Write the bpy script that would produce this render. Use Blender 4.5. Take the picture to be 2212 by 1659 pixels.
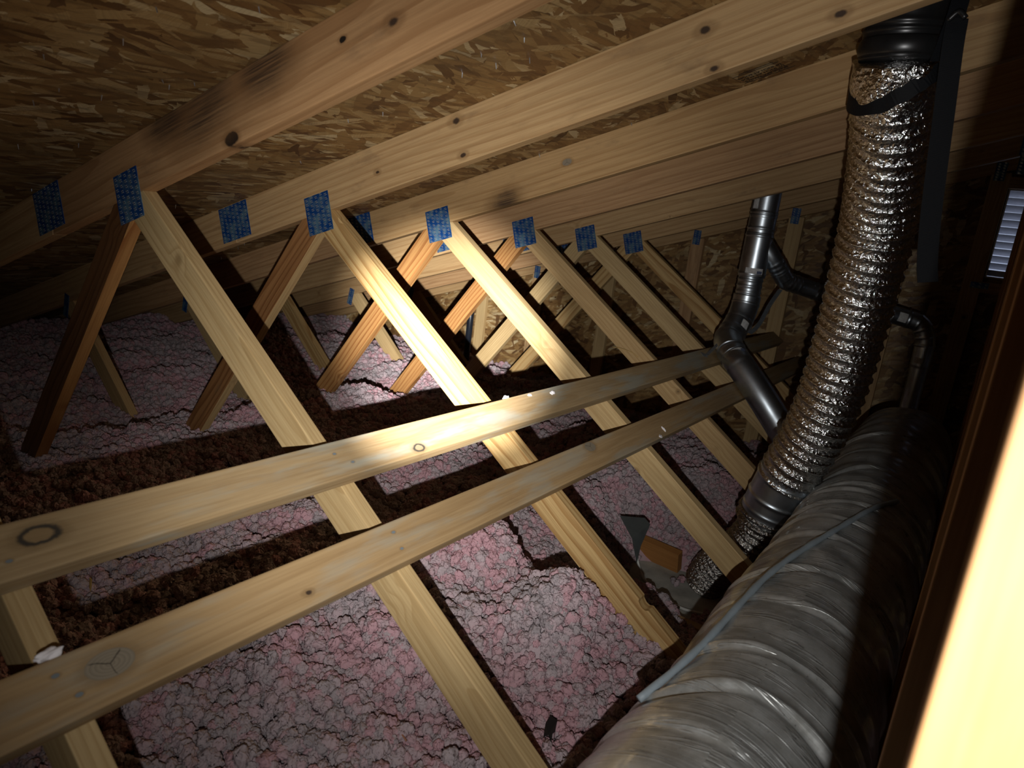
import bpy, bmesh, math, random
import numpy as np
from mathutils import Matrix, Vector
random.seed(7); rng = np.random.default_rng(7)
for o in list(bpy.data.objects): bpy.data.objects.remove(o, do_unlink=True)
scene = bpy.context.scene
COL = scene.collection
# ------------------------------------------------------------------ frame
# x: uphill across the trusses, y: along the ridge towards the gable, z: up.
# Coordinates below are measured from the web/chord joint of one truss; the attic floor is Z0 lower.
Z0 = 1.32
S = 0.6096          # truss spacing (24 in)
T = 0.038           # lumber thickness
W = 0.089           # 2x4 width
ALPHA = 0.60606     # inner web slope
def V(x, y, z): return Vector((x, y, z + Z0))
# ------------------------------------------------------------------ camera
YAW, PITCH, ROLL, FPX = 0.58037, 0.23632, -0.12348, 1496.48
CAM = V(1.79763, -0.9499, 0.0492)
fw = Vector((-math.sin(YAW)*math.cos(PITCH), math.cos(YAW)*math.cos(PITCH), -math.sin(PITCH)))
rt = fw.cross(Vector((0, 0, 1))).normalized(); dn = fw.cross(rt)
cr, sr = math.cos(ROLL), math.sin(ROLL)
rt, dn = cr*rt + sr*dn, -sr*rt + cr*dn
camd = bpy.data.cameras.new('camera'); cam = bpy.data.objects.new('camera', camd); COL.objects.link(cam)
cam.matrix_world = Matrix(((rt.x, -dn.x, -fw.x, CAM.x), (rt.y, -dn.y, -fw.y, CAM.y), (rt.z, -dn.z, -fw.z, CAM.z), (0, 0, 0, 1)))
camd.sensor_width = 36; camd.lens = FPX*36/2212; camd.clip_start = 0.02; camd.clip_end = 100
camd.dof.use_dof = True; camd.dof.focus_distance = 2.1; camd.dof.aperture_fstop = 5.0
scene.camera = cam
# ------------------------------------------------------------------ light
w = bpy.data.worlds.new('world'); scene.world = w; w.use_nodes = True
w.node_tree.nodes['Background'].inputs[0].default_value = (0.62, 0.72, 1.0, 1)
w.node_tree.nodes['Background'].inputs[1].default_value = 0.55
LIGHT = V(1.853, -1.03, -0.064)
AIM = V(0.53, 0.61, -0.345)
def torch(name, energy, deg, blend, aim, col=(1.0, 0.985, 0.95), rad=0.006):
    d = bpy.data.lights.new(name, 'SPOT'); d.energy = energy; d.spot_size = math.radians(deg); d.spot_blend = blend
    d.color = col; d.shadow_soft_size = rad
    o = bpy.data.objects.new(name, d); COL.objects.link(o); o.location = LIGHT
    o.rotation_euler = (aim - LIGHT).to_track_quat('-Z', 'Y').to_euler()
    return o
torch('flashlight_spill', 48, 112, 1.0, V(0.92, 0.80, -0.15))
torch('flashlight_halo', 115, 56, 1.0, AIM)
torch('flashlight_core', 1800, 20.5, 1.0, AIM)
vs = scene.view_settings
vs.view_transform = 'Standard'; vs.look = 'None'; vs.gamma = 1.0; vs.use_curve_mapping = False; vs.exposure = 0.0

# ------------------------------------------------------------------ node helpers
class NT:
    def __init__(self, name):
        self.m = bpy.data.materials.new(name); self.m.use_nodes = True
        self.t = self.m.node_tree; self.t.nodes.clear()
        self.out = self.t.nodes.new('ShaderNodeOutputMaterial')
        self.b = self.t.nodes.new('ShaderNodeBsdfPrincipled')
        self.t.links.new(self.b.outputs[0], self.out.inputs[0])
    def n(self, ty, props=None, **ins):
        nd = self.t.nodes.new('ShaderNode' + ty)
        for k, v in (props or {}).items(): setattr(nd, k, v)
        for k, v in ins.items():
            key = int(k[1:]) if k[0] == 'i' and k[1:].isdigit() else k.replace('_', ' ')
            self.set(nd.inputs[key], v)
        return nd
    def set(self, sock, v):
        if hasattr(v, 'outputs'): v = v.outputs[0]
        if isinstance(v, bpy.types.NodeSocket): self.t.links.new(v, sock)
        else:
            if sock.type == 'RGBA' and len(v) == 3: v = (*v, 1)
            sock.default_value = v
    def math(self, op, a, b=0.0, c=0.0, clamp=False):
        nd = self.n('Math', {'operation': op, 'use_clamp': clamp}, i0=a, i1=b)
        if op in ('MULTIPLY_ADD', 'SMOOTH_MIN'): self.set(nd.inputs[2], c)
        return nd.outputs[0]
    def vmath(self, op, a, b=(0, 0, 0)):
        nd = self.n('VectorMath', {'operation': op}, i0=a)
        if op == 'SCALE': self.set(nd.inputs[3], b)
        else: self.set(nd.inputs[1], b)
        return nd.outputs[0]
    def mix(self, f, a, b, mode='MIX'):
        nd = self.n('Mix', {'data_type': 'RGBA', 'blend_type': mode})
        self.set(nd.inputs[0], f); self.set(nd.inputs[6], a); self.set(nd.inputs[7], b)
        return nd.outputs[2]
    def ramp(self, f, stops, interp='LINEAR'):
        nd = self.n('ValToRGB'); self.set(nd.inputs[0], f)
        cr_ = nd.color_ramp; cr_.interpolation = interp
        while len(cr_.elements) < len(stops): cr_.elements.new(0.5)
        for e, (p, c) in zip(cr_.elements, stops):
            e.position = p; e.color = (*c, 1) if len(c) == 3 else c
        return nd.outputs[0]
    def maprange(self, f, a, b, c=0.0, d=1.0, smooth=False):
        nd = self.n('MapRange', {'interpolation_type': 'SMOOTHSTEP' if smooth else 'LINEAR'}, i0=f, i1=a, i2=b, i3=c, i4=d)
        return nd.outputs[0]
    def noise(self, vec, scale, detail=3, rough=0.55, dist=0.0):
        return self.n('TexNoise', None, Vector=vec, Scale=scale, Detail=detail, Roughness=rough, Distortion=dist)
    def bump(self, h, strength, dist, normal=None):
        nd = self.n('Bump', None, Strength=strength, Distance=dist, Height=h)
        if normal is not None: self.set(nd.inputs['Normal'], normal)
        return nd.outputs[0]
    def done(self, col, rough=0.5, metal=0.0, normal=None, spec=None):
        self.set(self.b.inputs['Base Color'], col); self.set(self.b.inputs['Roughness'], rough); self.set(self.b.inputs['Metallic'], metal)
        if normal is not None: self.set(self.b.inputs['Normal'], normal)
        if spec is not None: self.set(self.b.inputs['Specular IOR Level'], spec)
        return self.m

def wood(name, light, dark, stain=(0.18, 0.11, 0.06), ring=70.0, contrast=0.55, stain_amt=0.25, knots=5.0, marks=(), rough=0.62, blue=0.0):
    """softwood: rings round a random pith, fibres, knots; local X is the grain. marks = (x, z, radius, kind) in local metres"""
    s = NT(name)
    tc = s.n('TexCoord').outputs['Object']
    rnd = s.n('ObjectInfo').outputs['Random']
    off = s.vmath('SCALE', (13.1, 7.7, 5.3), rnd)
    co = s.vmath('ADD', tc, off)
    # knots
    kc = s.vmath('MULTIPLY', co, (1.0, 0.22, 1.0))
    vor = s.n('TexVoronoi', {'feature': 'F1'}, Vector=kc, Scale=knots, Randomness=1.0)
    kd = s.math('DIVIDE', vor.outputs['Distance'], knots)
    ksz = s.math('MULTIPLY_ADD', s.n('SeparateColor', None, Color=vor.outputs['Color']).outputs[0], 0.009, 0.003)
    kin = s.math('DIVIDE', kd, ksz)                       # 1 at the knot's rim
    # rings
    warp = s.noise(s.vmath('MULTIPLY', co, (1.1, 5.0, 5.0)), 1.0, 2, 0.5)
    wv = s.vmath('SCALE', s.vmath('SUBTRACT', warp.outputs['Color'], (0.5, 0.5, 0.5)), 0.075)
    pith = s.n('CombineXYZ', None, X=0.0, Y=s.math('MULTIPLY_ADD', rnd, 0.16, -0.03), Z=s.math('MULTIPLY_ADD', s.math('FRACT', s.math('MULTIPLY', rnd, 7.31)), 0.16, -0.08))
    pv = s.vmath('MULTIPLY', s.vmath('ADD', s.vmath('ADD', tc, wv), pith), (0.0, 1.0, 1.0))
    r = s.n('VectorMath', {'operation': 'LENGTH'}, i0=pv).outputs['Value']
    pull = s.math('MULTIPLY', s.maprange(kin, 0.6, 4.5, 1, 0, True), 0.014)
    r = s.math('ADD', r, pull)
    band = s.math('FRACT', s.math('MULTIPLY', r, ring))
    late = s.maprange(band, 0.45, 0.97, 0, 1, True)
    late = s.math('MULTIPLY', late, s.maprange(band, 0.97, 1.0, 1, 0))
    fib = s.noise(s.vmath('MULTIPLY', co, (5, 170, 170)), 1.0, 3, 0.6).outputs[0]
    tone = s.noise(s.vmath('MULTIPLY', co, (1.0, 9, 9)), 1.0, 2).outputs[0]
    c = s.mix(s.math('MULTIPLY', late, contrast), light, dark)
    c = s.mix(s.maprange(fib, 0.35, 0.72, 0.0, 0.6), c, tuple(0.78*v for v in dark))
    c = s.mix(s.maprange(tone, 0.35, 0.7, 0.25, 0), c, tuple(min(1, 1.22*v) for v in light))
    st = s.noise(s.vmath('MULTIPLY', co, (2.2, 6, 6)), 2.1, 5, 0.65).outputs[0]
    c = s.mix(s.maprange(st, 0.56, 0.78, 0, stain_amt, True), c, stain)
    if blue:
        bs = s.noise(s.vmath('MULTIPLY', co, (1.6, 7, 9)), 1.7, 4, 0.6).outputs[0]
        c = s.mix(s.maprange(bs, 0.48, 0.66, 0, blue, True), c, (0.30, 0.33, 0.30))
    c = s.mix(s.maprange(kin, 1.0, 2.2, 0.55, 0, True), c, tuple(0.55*v for v in dark))
    c = s.mix(s.maprange(kin, 0.55, 1.0, 1, 0, True), c, (0.045, 0.026, 0.018))
    c = s.mix(s.maprange(kin, 0.1, 0.5, 1, 0), c, (0.16, 0.085, 0.045))
    for (mx, mz, mr, kind) in marks:
        d = s.n('VectorMath', {'operation': 'LENGTH'}, i0=s.vmath('MULTIPLY', s.vmath('SUBTRACT', tc, (mx, 0, mz)), (0.72/mr, 0, 1.2/mr))).outputs['Value']
        jag = s.math('ADD', d, s.math('MULTIPLY', s.math('SUBTRACT', s.noise(tc, 0.6/mr, 4, 0.6).outputs[0], 0.5), 0.8))
        c = s.mix(s.maprange(jag, 0.95, 1.7, 0.45, 0, True), c, tuple(0.62*v for v in dark))
        if kind == 'ring':
            c = s.mix(s.math('MULTIPLY', s.maprange(jag, 0.5, 0.72, 0, 0.92, True), s.maprange(jag, 0.8, 1.08, 1, 0, True)), c, (0.028, 0.026, 0.024))
        elif kind == 'hole':
            c = s.mix(s.maprange(jag, 0.7, 1.0, 1, 0, True), c, (0.012, 0.008, 0.006))
        elif kind == 'knot':
            c = s.mix(s.maprange(jag, 0.35, 0.75, 0.95, 0, True), c, (0.035, 0.02, 0.014))
        elif kind == 'stain':
            c = s.mix(s.math('MULTIPLY', s.maprange(jag, 0.3, 1.2, 0.9, 0, True), s.maprange(fib, 0.3, 0.62, 0.25, 1)), c, (0.035, 0.02, 0.013))
        elif kind == 'check':
            rr_ = s.math('FRACT', s.math('MULTIPLY', d, 5.0))
            cc = s.mix(s.maprange(rr_, 0.3, 0.9, 0, 0.5), (0.24, 0.20, 0.145), (0.14, 0.115, 0.085))
            sx = s.n('SeparateXYZ', None, Vector=s.vmath('SUBTRACT', tc, (mx, 0, mz)))
            ang = s.n('Math', {'operation': 'ARCTAN2'}, i0=sx.outputs[2], i1=sx.outputs[0]).outputs[0]
            wig = s.math('MULTIPLY_ADD', s.noise(tc, 60, 2).outputs[0], 0.5, -0.25)
            cell = s.math('ABSOLUTE', s.math('SINE', s.math('MULTIPLY_ADD', s.math('ADD', ang, wig), 1.5, 0.9)))
            crack = s.math('MULTIPLY', s.maprange(s.math('MULTIPLY', cell, d), 0.015, 0.05, 1, 0), s.maprange(d, 0.8, 0.95, 1, 0))
            cc = s.mix(crack, cc, (0.02, 0.014, 0.01))
            c = s.mix(s.maprange(d, 0.93, 1.02, 1, 0, True), c, cc)
        elif kind == 'nail':
            c = s.mix(s.maprange(d, 0.8, 1.0, 1, 0, True), c, (0.16, 0.18, 0.19))
    h = s.math('ADD', s.math('MULTIPLY', fib, 0.7), s.math('MULTIPLY', late, -0.4))
    return s.done(c, s.math('MULTIPLY_ADD', fib, 0.18, rough - 0.09), 0, s.bump(h, 0.25, 0.0006), 0.35)

def osb(name, tint=(1, 1, 1), along=0.0):
    """strand board: three layers of long flakes at different headings, cut by each other"""
    s = NT(name)
    tc = s.n('TexCoord').outputs['Object']
    wob = s.vmath('SCALE', s.vmath('SUBTRACT', s.noise(tc, 9, 3).outputs['Color'], (0.5, 0.5, 0.5)), 0.02)
    p0 = s.vmath('ADD', tc, wob)
    def layer(ang, sx, sy, ofs, rough_edge):
        mp = s.n('Mapping', None, Vector=s.vmath('ADD', p0, (ofs, ofs*0.7, 0))); mp.inputs['Rotation'].default_value = (0, 0, ang)
        q = s.vmath('MULTIPLY', mp.outputs[0], (sx, sy, 0.0))
        jig = s.vmath('SCALE', s.vmath('SUBTRACT', s.noise(q, 1.3, 3).outputs['Color'], (0.5, 0.5, 0.5)), rough_edge)
        vo = s.n('TexVoronoi', {'feature': 'F1', 'distance': 'CHEBYCHEV'}, Vector=s.vmath('ADD', q, jig), Scale=1.0, Randomness=1.0)
        sc = s.n('SeparateColor', None, Color=vo.outputs['Color'])
        grain = s.noise(s.vmath('MULTIPLY', mp.outputs[0], (14, 330, 0)), 1.0, 2).outputs[0]
        return sc.outputs[0], sc.outputs[1], vo.outputs['Distance'], grain
    stops = [(0.0, (0.085, 0.038, 0.013)), (0.16, (0.17, 0.085, 0.03)), (0.42, (0.27, 0.155, 0.058)), (0.68, (0.34, 0.215, 0.088)), (0.88, (0.45, 0.32, 0.16)), (1.0, (0.60, 0.49, 0.31))]
    base = along
    A = layer(base + 0.12, 62, 9.5, 0.0, 0.6)
    B = layer(base - 0.30, 46, 8.0, 3.1, 0.5)
    Cc = layer(base + 0.62, 34, 9.0, 6.7, 0.5)
    D = layer(base - 1.05, 26, 11.0, 9.3, 0.5)
    def colr(L): return s.mix(s.maprange(L[3], 0.3, 0.8, 0.0, 0.45), s.ramp(L[0], stops), (0.13, 0.07, 0.028))
    col = colr(A)
    for L, th in ((B, 0.52), (Cc, 0.72), (D, 0.80)):
        col = s.mix(s.maprange(L[1], th, th + 0.015), col, colr(L))
    edge = s.maprange(A[2], 0.42, 0.62, 0, 0.4, True)
    col = s.mix(edge, col, (0.07, 0.035, 0.015))
    big = s.noise(tc, 1.7, 3).outputs[0]
    col = s.mix(s.maprange(big, 0.45, 0.75, 0, 0.3), col, (0.13, 0.085, 0.045))
    col = s.mix(1.0, col, tint, 'MULTIPLY')
    h = s.math('ADD', A[0], s.math('MULTIPLY', B[1], 0.8))
    return s.done(col, s.maprange(A[0], 0, 1, 0.42, 0.7), 0, s.bump(h, 0.45, 0.0012), 0.4)

def plain(name, col, rough=0.5, metal=0.0, var=0.12, scale=30, bump=0.0, bscale=60, bdist=0.001, spec=None):
    s = NT(name); tc = s.n('TexCoord').outputs['Object']
    nz = s.noise(tc, scale, 4).outputs[0]
    c = s.mix(s.maprange(nz, 0.3, 0.7, 0, 1), tuple(v*(1-var) for v in col), tuple(min(1, v*(1+var)) for v in col))
    nm = None
    if bump: nm = s.bump(s.noise(tc, bscale, 4, 0.6).outputs[0], bump, bdist)
    return s.done(c, rough, metal, nm, spec)

M = {}
M['chord'] = [wood('chord_wood_%d' % i, l, d, stain_amt=0.7, ring=46, contrast=0.65, knots=4.2) for i, (l, d) in enumerate([((0.44, 0.27, 0.135), (0.27, 0.135, 0.055)), ((0.49, 0.325, 0.16), (0.32, 0.175, 0.07)), ((0.46, 0.30, 0.145), (0.30, 0.16, 0.062))])]
M['web'] = [wood('web_wood_%d' % i, l, d, ring=r, contrast=c, stain_amt=0.15, knots=5.0) for i, (l, d, r, c) in enumerate([((0.50, 0.36, 0.18), (0.33, 0.205, 0.08), 95, 0.6), ((0.54, 0.37, 0.165), (0.29, 0.145, 0.042), 52, 0.95), ((0.55, 0.395, 0.195), (0.38, 0.23, 0.09), 60, 0.45), ((0.49, 0.335, 0.16), (0.34, 0.195, 0.075), 60, 0.55)])]
M['resin'] = wood('resinous_fir', (0.40, 0.21, 0.075), (0.20, 0.065, 0.016), ring=62, contrast=0.95, stain_amt=0.25, knots=4.0, rough=0.5)
M['heart'] = wood('dark_heartwood', (0.15, 0.068, 0.026), (0.075, 0.03, 0.011), ring=62, contrast=0.9, stain_amt=0.4, knots=4.0, rough=0.5)
M['heart2'] = wood('brown_heartwood', (0.30, 0.145, 0.055), (0.14, 0.05, 0.015), ring=62, contrast=0.95, stain_amt=0.35, knots=4.0, rough=0.5)
M['post'] = wood('post_wood', (0.40, 0.215, 0.09), (0.30, 0.145, 0.055), ring=45, contrast=0.3, stain_amt=0.15, knots=3.5)
M['osb'] = osb('roof_strand_board', (1.02, 1.0, 0.92))
M['osbwall'] = osb('gable_strand_board', (1.0, 0.98, 0.9), 1.2)
M['drywall'] = plain('dusty_drywall', (0.40, 0.40, 0.36), 0.9, 0, 0.25, 12)
M['galv'] = None

# ------------------------------------------------------------------ geometry helpers
WM = {}
def link(o, parent, mat4):
    COL.objects.link(o); WM[o] = mat4
    if parent is not None:
        o.parent = parent; o.matrix_local = WM[parent].inverted() @ mat4
    else: o.matrix_world = mat4
    return o
def tag(o, label=None, cat=None, group=None, kind=None):
    if label: o['label'] = label
    if cat: o['category'] = cat
    if group: o['group'] = group
    if kind: o['kind'] = kind
    return o
def empty(name, loc, label, cat, group=None):
    o = bpy.data.objects.new(name, None); o.empty_display_size = 0.05
    link(o, None, Matrix.Translation(loc)); return tag(o, label, cat, group)
def meshobj(name, verts, faces, mat, parent=None, mat4=None, smooth=False, bevel=0.0, uv=None):
    """verts are world points; mat4 is the object's world frame"""
    mat4 = mat4 or Matrix.Translation(sum((Vector(v) for v in verts), Vector())/len(verts))
    inv = mat4.inverted()
    me = bpy.data.meshes.new(name)
    me.from_pydata([inv @ Vector(v) for v in verts], [], faces)
    bm = bmesh.new(); bm.from_mesh(me)
    bmesh.ops.recalc_face_normals(bm, faces=bm.faces)
    if bevel: bmesh.ops.bevel(bm, geom=list(bm.edges), offset=bevel, segments=2, profile=0.6, affect='EDGES', clamp_overlap=True)
    bm.to_mesh(me); bm.free()
    if smooth: me.polygons.foreach_set('use_smooth', [True]*len(me.polygons))
    me.materials.append(mat)
    return link(bpy.data.objects.new(name, me), parent, mat4)
def frame(origin, xdir, ydir):
    x = Vector(xdir).normalized(); y = Vector(ydir); y = (y - x*y.dot(x)).normalized(); z = x.cross(y)
    return Matrix(((x.x, y.x, z.x, origin[0]), (x.y, y.y, z.y, origin[1]), (x.z, y.z, z.z, origin[2]), (0, 0, 0, 1)))
def prism(name, poly, y0, y1, mat, parent=None, xdir=(1, 0, 0), bevel=0.0025):
    """poly: (x, z) outline in a truss plane, extruded from y0 to y1; local X along xdir"""
    n = len(poly)
    vs_ = [V(x, y0, z) for x, z in poly] + [V(x, y1, z) for x, z in poly]
    fs = [list(range(n)), list(range(2*n-1, n-1, -1))] + [[i, (i+1) % n, n+(i+1) % n, n+i] for i in range(n)]
    c = sum(vs_, Vector())/len(vs_)
    return meshobj(name, vs_, fs, mat, parent, frame(c, xdir, (0, 1, 0)), bevel=bevel)
def boxf(name, fr, dims, mat, parent=None, bevel=0.0):
    """box centred on frame fr with full sizes dims"""
    a, b, c = (d/2 for d in dims)
    vs_ = [fr @ Vector((sx*a, sy*b, sz*c)) for sx in (-1, 1) for sy in (-1, 1) for sz in (-1, 1)]
    fs = [(0, 1, 3, 2), (4, 6, 7, 5), (0, 4, 5, 1), (2, 3, 7, 6), (0, 2, 6, 4), (1, 5, 7, 3)]
    return meshobj(name, vs_, fs, mat, parent, fr, bevel=bevel)
def catmull(pts, step):
    P = [Vector(p) for p in pts]; P = [2*P[0]-P[1]] + P + [2*P[-1]-P[-2]]
    out = []
    for i in range(1, len(P)-2):
        n = max(2, int((P[i+1]-P[i]).length/step))
        for k in range(n):
            t = k/n
            out.append(0.5*((2*P[i]) + (-P[i-1]+P[i+1])*t + (2*P[i-1]-5*P[i]+4*P[i+1]-P[i+2])*t*t + (-P[i-1]+3*P[i]-3*P[i+1]+P[i+2])*t**3))
    out.append(P[-2]); return out
def frames(path):
    fr = []; up = None
    for i, p in enumerate(path):
        t = (path[min(i+1, len(path)-1)] - path[max(i-1, 0)]).normalized()
        if up is None:
            up = Vector((0, 0, 1)) if abs(t.z) < 0.9 else Vector((1, 0, 0))
        u = (up - t*up.dot(t)).normalized(); up = u
        fr.append((p, t, u, t.cross(u)))
    return fr
def tube(name, path, rfun, nseg, mat, parent=None, caps=True, mat4=None, smooth=True, uvs=False):
    """sweep; rfun(s, angle, i) -> radius at arc length s"""
    fr = frames(path); vs_ = []; fs = []; s = 0.0; ss = []
    for i, (p, t, u, v) in enumerate(fr):
        if i: s += (p - fr[i-1][0]).length
        ss.append(s)
        for k in range(nseg):
            a = 2*math.pi*k/nseg; r = rfun(s, a, i)
            vs_.append(p + (u*math.cos(a) + v*math.sin(a))*r)
    for i in range(len(fr)-1):
        for k in range(nseg):
            a, b = i*nseg+k, i*nseg+(k+1) % nseg
            fs.append((a, b, b+nseg, a+nseg))
    if caps:
        fs.append(list(range(nseg))[::-1]); fs.append(list(range((len(fr)-1)*nseg, len(fr)*nseg)))
    mat4 = mat4 or Matrix.Translation(path[0]); inv = mat4.inverted()
    me = bpy.data.meshes.new(name); me.from_pydata([inv @ v for v in vs_], [], fs)
    if uvs:
        ul = me.uv_layers.new(name='UVMap'); vi = np.zeros(len(me.loops), int); me.loops.foreach_get('vertex_index', vi)
        uvd = np.zeros((len(vi), 2)); uvd[:, 0] = np.array(ss)[vi//nseg]; uvd[:, 1] = (vi % nseg)/nseg
        # unwrap the closing column
        ls = np.zeros(len(me.polygons), int); me.polygons.foreach_get('loop_start', ls)
        for li in ls[:len(ls)-(2 if caps else 0)]:
            q = uvd[li:li+4, 1]; q[q < q.max()-0.5] += 1
        ul.data.foreach_set('uv', uvd.ravel())
    if smooth: me.polygons.foreach_set('use_smooth', [True]*len(me.polygons))
    me.materials.append(mat)
    o = link(bpy.data.objects.new(name, me), parent, mat4)
    return o

# ------------------------------------------------------------------ the setting
XR = 1.861                                   # ridge
def deck(x): return x/3 + 0.1476             # underside of the sheathing over chord
def slab(name, corners, nrm, th, mat, parent=None):
    vs_ = [Vector(c) for c in corners]; vs_ += [v + Vector(nrm)*th for v in vs_]
    n = 4
    fs = [(0, 1, 2, 3), (7, 6, 5, 4)] + [(i, (i+1) % n, n+(i+1) % n, n+i) for i in range(n)]
    c = sum(vs_, Vector())/8
    return meshobj(name, vs_, fs, mat, parent, frame(c, vs_[1]-vs_[0], vs_[3]-vs_[0]))
YB, YG = -3.05, 3.700                        # rear end and gable sheathing
XE = -4.3
cth = 1/math.sqrt(10)
ceil_l = slab('ceiling', [V(XE, YB, deck(XE)), V(XR, YB, deck(XR)), V(XR, YG+0.3, deck(XR)), V(XE, YG+0.3, deck(XE))], (-cth, 0, 3*cth), 0.012, M['osb'])
tag(ceil_l, 'strand board roof sheathing on the slope above the trusses', kind='structure')
ceil_r = slab('ceiling', [V(XR, YB, deck(XR)), V(2*XR-XE, YB, deck(XE)), V(2*XR-XE, YG+0.3, deck(XE)), V(XR, YG+0.3, deck(XR))], (cth, 0, 3*cth), 0.012, M['osb'])
tag(ceil_r, 'strand board roof sheathing beyond the ridge', kind='structure')
floor = boxf('floor', Matrix.Translation(V(XR, (YB+YG)/2, -Z0-0.006)), (2*(XR-XE), YG-YB, 0.012), M['drywall'])
tag(floor, 'dusty drywall attic floor', kind='structure')
# gable sheathing with a vent opening
LX0, LX1, LZ0, LZ1 = 1.747, 1.975, 0.035, 0.505
def wallmesh(name, y0, y1, hole):
    vs_, fs = [], []
    def add(poly):
        b = len(vs_); n = len(poly)
        vs_.extend([V(x, y0, z) for x, z in poly] + [V(x, y1, z) for x, z in poly])
        fs.extend([[b+i for i in range(n)], [b+n+i for i in range(n)][::-1]] + [[b+i, b+(i+1) % n, b+n+(i+1) % n, b+n+i] for i in range(n)])
    zb = -Z0
    if hole:
        add([(XE, zb), (LX0, zb), (LX0, deck(LX0)), (XE, deck(XE))])
        x2 = 2*XR-LX1
        add([(LX1, zb), (2*XR-XE, zb), (2*XR-XE, deck(XE)), (LX1, deck(x2))])
        add([(LX0, zb), (LX1, zb), (LX1, LZ0), (LX0, LZ0)])
        add([(LX0, LZ1), (LX1, LZ1), (LX1, deck(x2)), (XR, deck(XR)), (LX0, deck(LX0))])
    else:
        add([(XE, zb), (2*XR-XE, zb), (2*XR-XE, deck(XE)), (XR, deck(XR)), (XE, deck(XE))])
    return meshobj(name, vs_, fs, M['osbwall'], None, frame(V(0, y0, 0), (1, 0, 0), (0, 0, 1)))
tag(wallmesh('wall_back', YG, YG+0.012, True), 'strand board gable wall with a louvered vent opening', kind='structure')
tag(wallmesh('wall_front', YB-0.012, YB, False), 'strand board end wall of the attic', kind='structure')
# ------------------------------------------------------------------ gusset plates
def plate_mat():
    s = NT('blue_galvanised_plate'); tc = s.n('TexCoord').outputs['Object']
    nz = s.noise(tc, 28, 4).outputs[0]
    c = s.mix(s.maprange(nz, 0.44, 0.64), (0.006, 0.055, 0.22), (0.10, 0.19, 0.27))
    return s.done(c, 0.42, 0.35)
M['plate'] = plate_mat()
M['tooth'] = plain('bright_tooth_metal', (0.62, 0.62, 0.58), 0.35, 0.75, 0.3, 150)
M['slot'] = plain('slot_dark', (0.02, 0.03, 0.06), 0.6, 0.2)
def gusset_data(wd_, ht):
    """plate and teeth meshes, local X along the chord, local Z up, proud of y=0 towards -y"""
    key = (round(wd_, 3), round(ht, 3))
    if key in gusset_data.c: return gusset_data.c[key]
    me = bpy.data.meshes.new('gusset_plate'); bm = bmesh.new()
    bmesh.ops.create_cube(bm, size=1, matrix=Matrix.Diagonal((wd_, 0.0016, ht, 1)))
    bm.to_mesh(me); bm.free(); me.materials.append(M['plate'])
    tm = bpy.data.meshes.new('teeth'); bm = bmesh.new()
    nc = max(2, int(wd_/0.0235)); nr = max(2, int(ht/0.0135))
    for i in range(nc):
        for j in range(nr):
            x = (i+0.5)/nc*wd_ - wd_/2; z = (j+0.5)/nr*ht - ht/2 + (0.003 if i % 2 else -0.003)
            for dz, dx in ((0.0024, -0.0012), (-0.0024, 0.0012)):
                mt = Matrix.Translation((x+dx, -0.0012, z+dz)) @ Matrix.Rotation(0.25, 4, 'X') @ Matrix.Diagonal((0.0095, 0.0014, 0.0019, 1))
                bmesh.ops.create_cube(bm, size=1, matrix=mt)
    for f in bm.faces: f.material_index = 0
    bm.to_mesh(tm); bm.free(); tm.materials.append(M['tooth'])
    gusset_data.c[key] = (me, tm); return me, tm
gusset_data.c = {}
def gusset(parent, x, z, y, wd_, ht, ang, teeth=True):
    me, tm = gusset_data(wd_, ht)
    fr = frame(V(x, y-0.0008, z), (math.cos(ang), 0, math.sin(ang)), (0, 1, 0))
    o = link(bpy.data.objects.new('gusset_plate', me), parent, fr)
    if teeth:
        t = link(bpy.data.objects.new('teeth', tm), o, fr); tag(t, 'rows of bright punched teeth', kind='stuff')
    return o
# ------------------------------------------------------------------ trusses
TH = math.atan(1/3)
wdv = (math.cos(ALPHA), -math.sin(ALPHA))
def lerp_on_chord(p, d):                      # point on line p+t*d where z = x/3
    t = (p[0]/3 - p[1])/(d[1] - d[0]/3); return (p[0]+t*d[0], p[1]+t*d[1])
ZB = -Z0 + W                                  # top of bottom chord
def at_z(p, d, z): t = (z-p[1])/d[1]; return (p[0]+t*d[0], z)
MIR = lambda poly: [(2*XR-x, z) for x, z in poly][::-1]
WL = (W*-math.sin(ALPHA), W*-math.cos(ALPHA))
web_in = [(0, 0), at_z((0, 0), wdv, ZB), at_z(WL, wdv, ZB), lerp_on_chord(WL, wdv)]
ld = (-0.60, -0.80); LL = (-0.253, -0.193); LR = (LL[0]+0.8*W, LL[1]-0.6*W)
web_lf = [lerp_on_chord(LL, ld), lerp_on_chord(WL, wdv), (-0.052, -0.072), at_z(LR, ld, ZB), at_z(LL, ld, ZB)]
od = (0.766, -0.643); OR = (-1.79, -0.5967); OL = (OR[0]-0.643*W, OR[1]-0.766*W)
web_out = [lerp_on_chord(OR, od), at_z(OR, od, ZB), at_z(OL, od, ZB), lerp_on_chord(OL, od)]
chord_up = [(-0.50, -0.50/3), (XR, XR/3), (XR, deck(XR)), (-0.50, deck(-0.50))]
chord_lo = [(XE+0.2, (XE+0.2)/3), (-0.502, -0.502/3), (-0.502, deck(-0.502)), (XE+0.2, deck(XE+0.2))]
POSTX = {-1: 1.8170, 0: 1.8200, 1: 1.8215}
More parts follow.
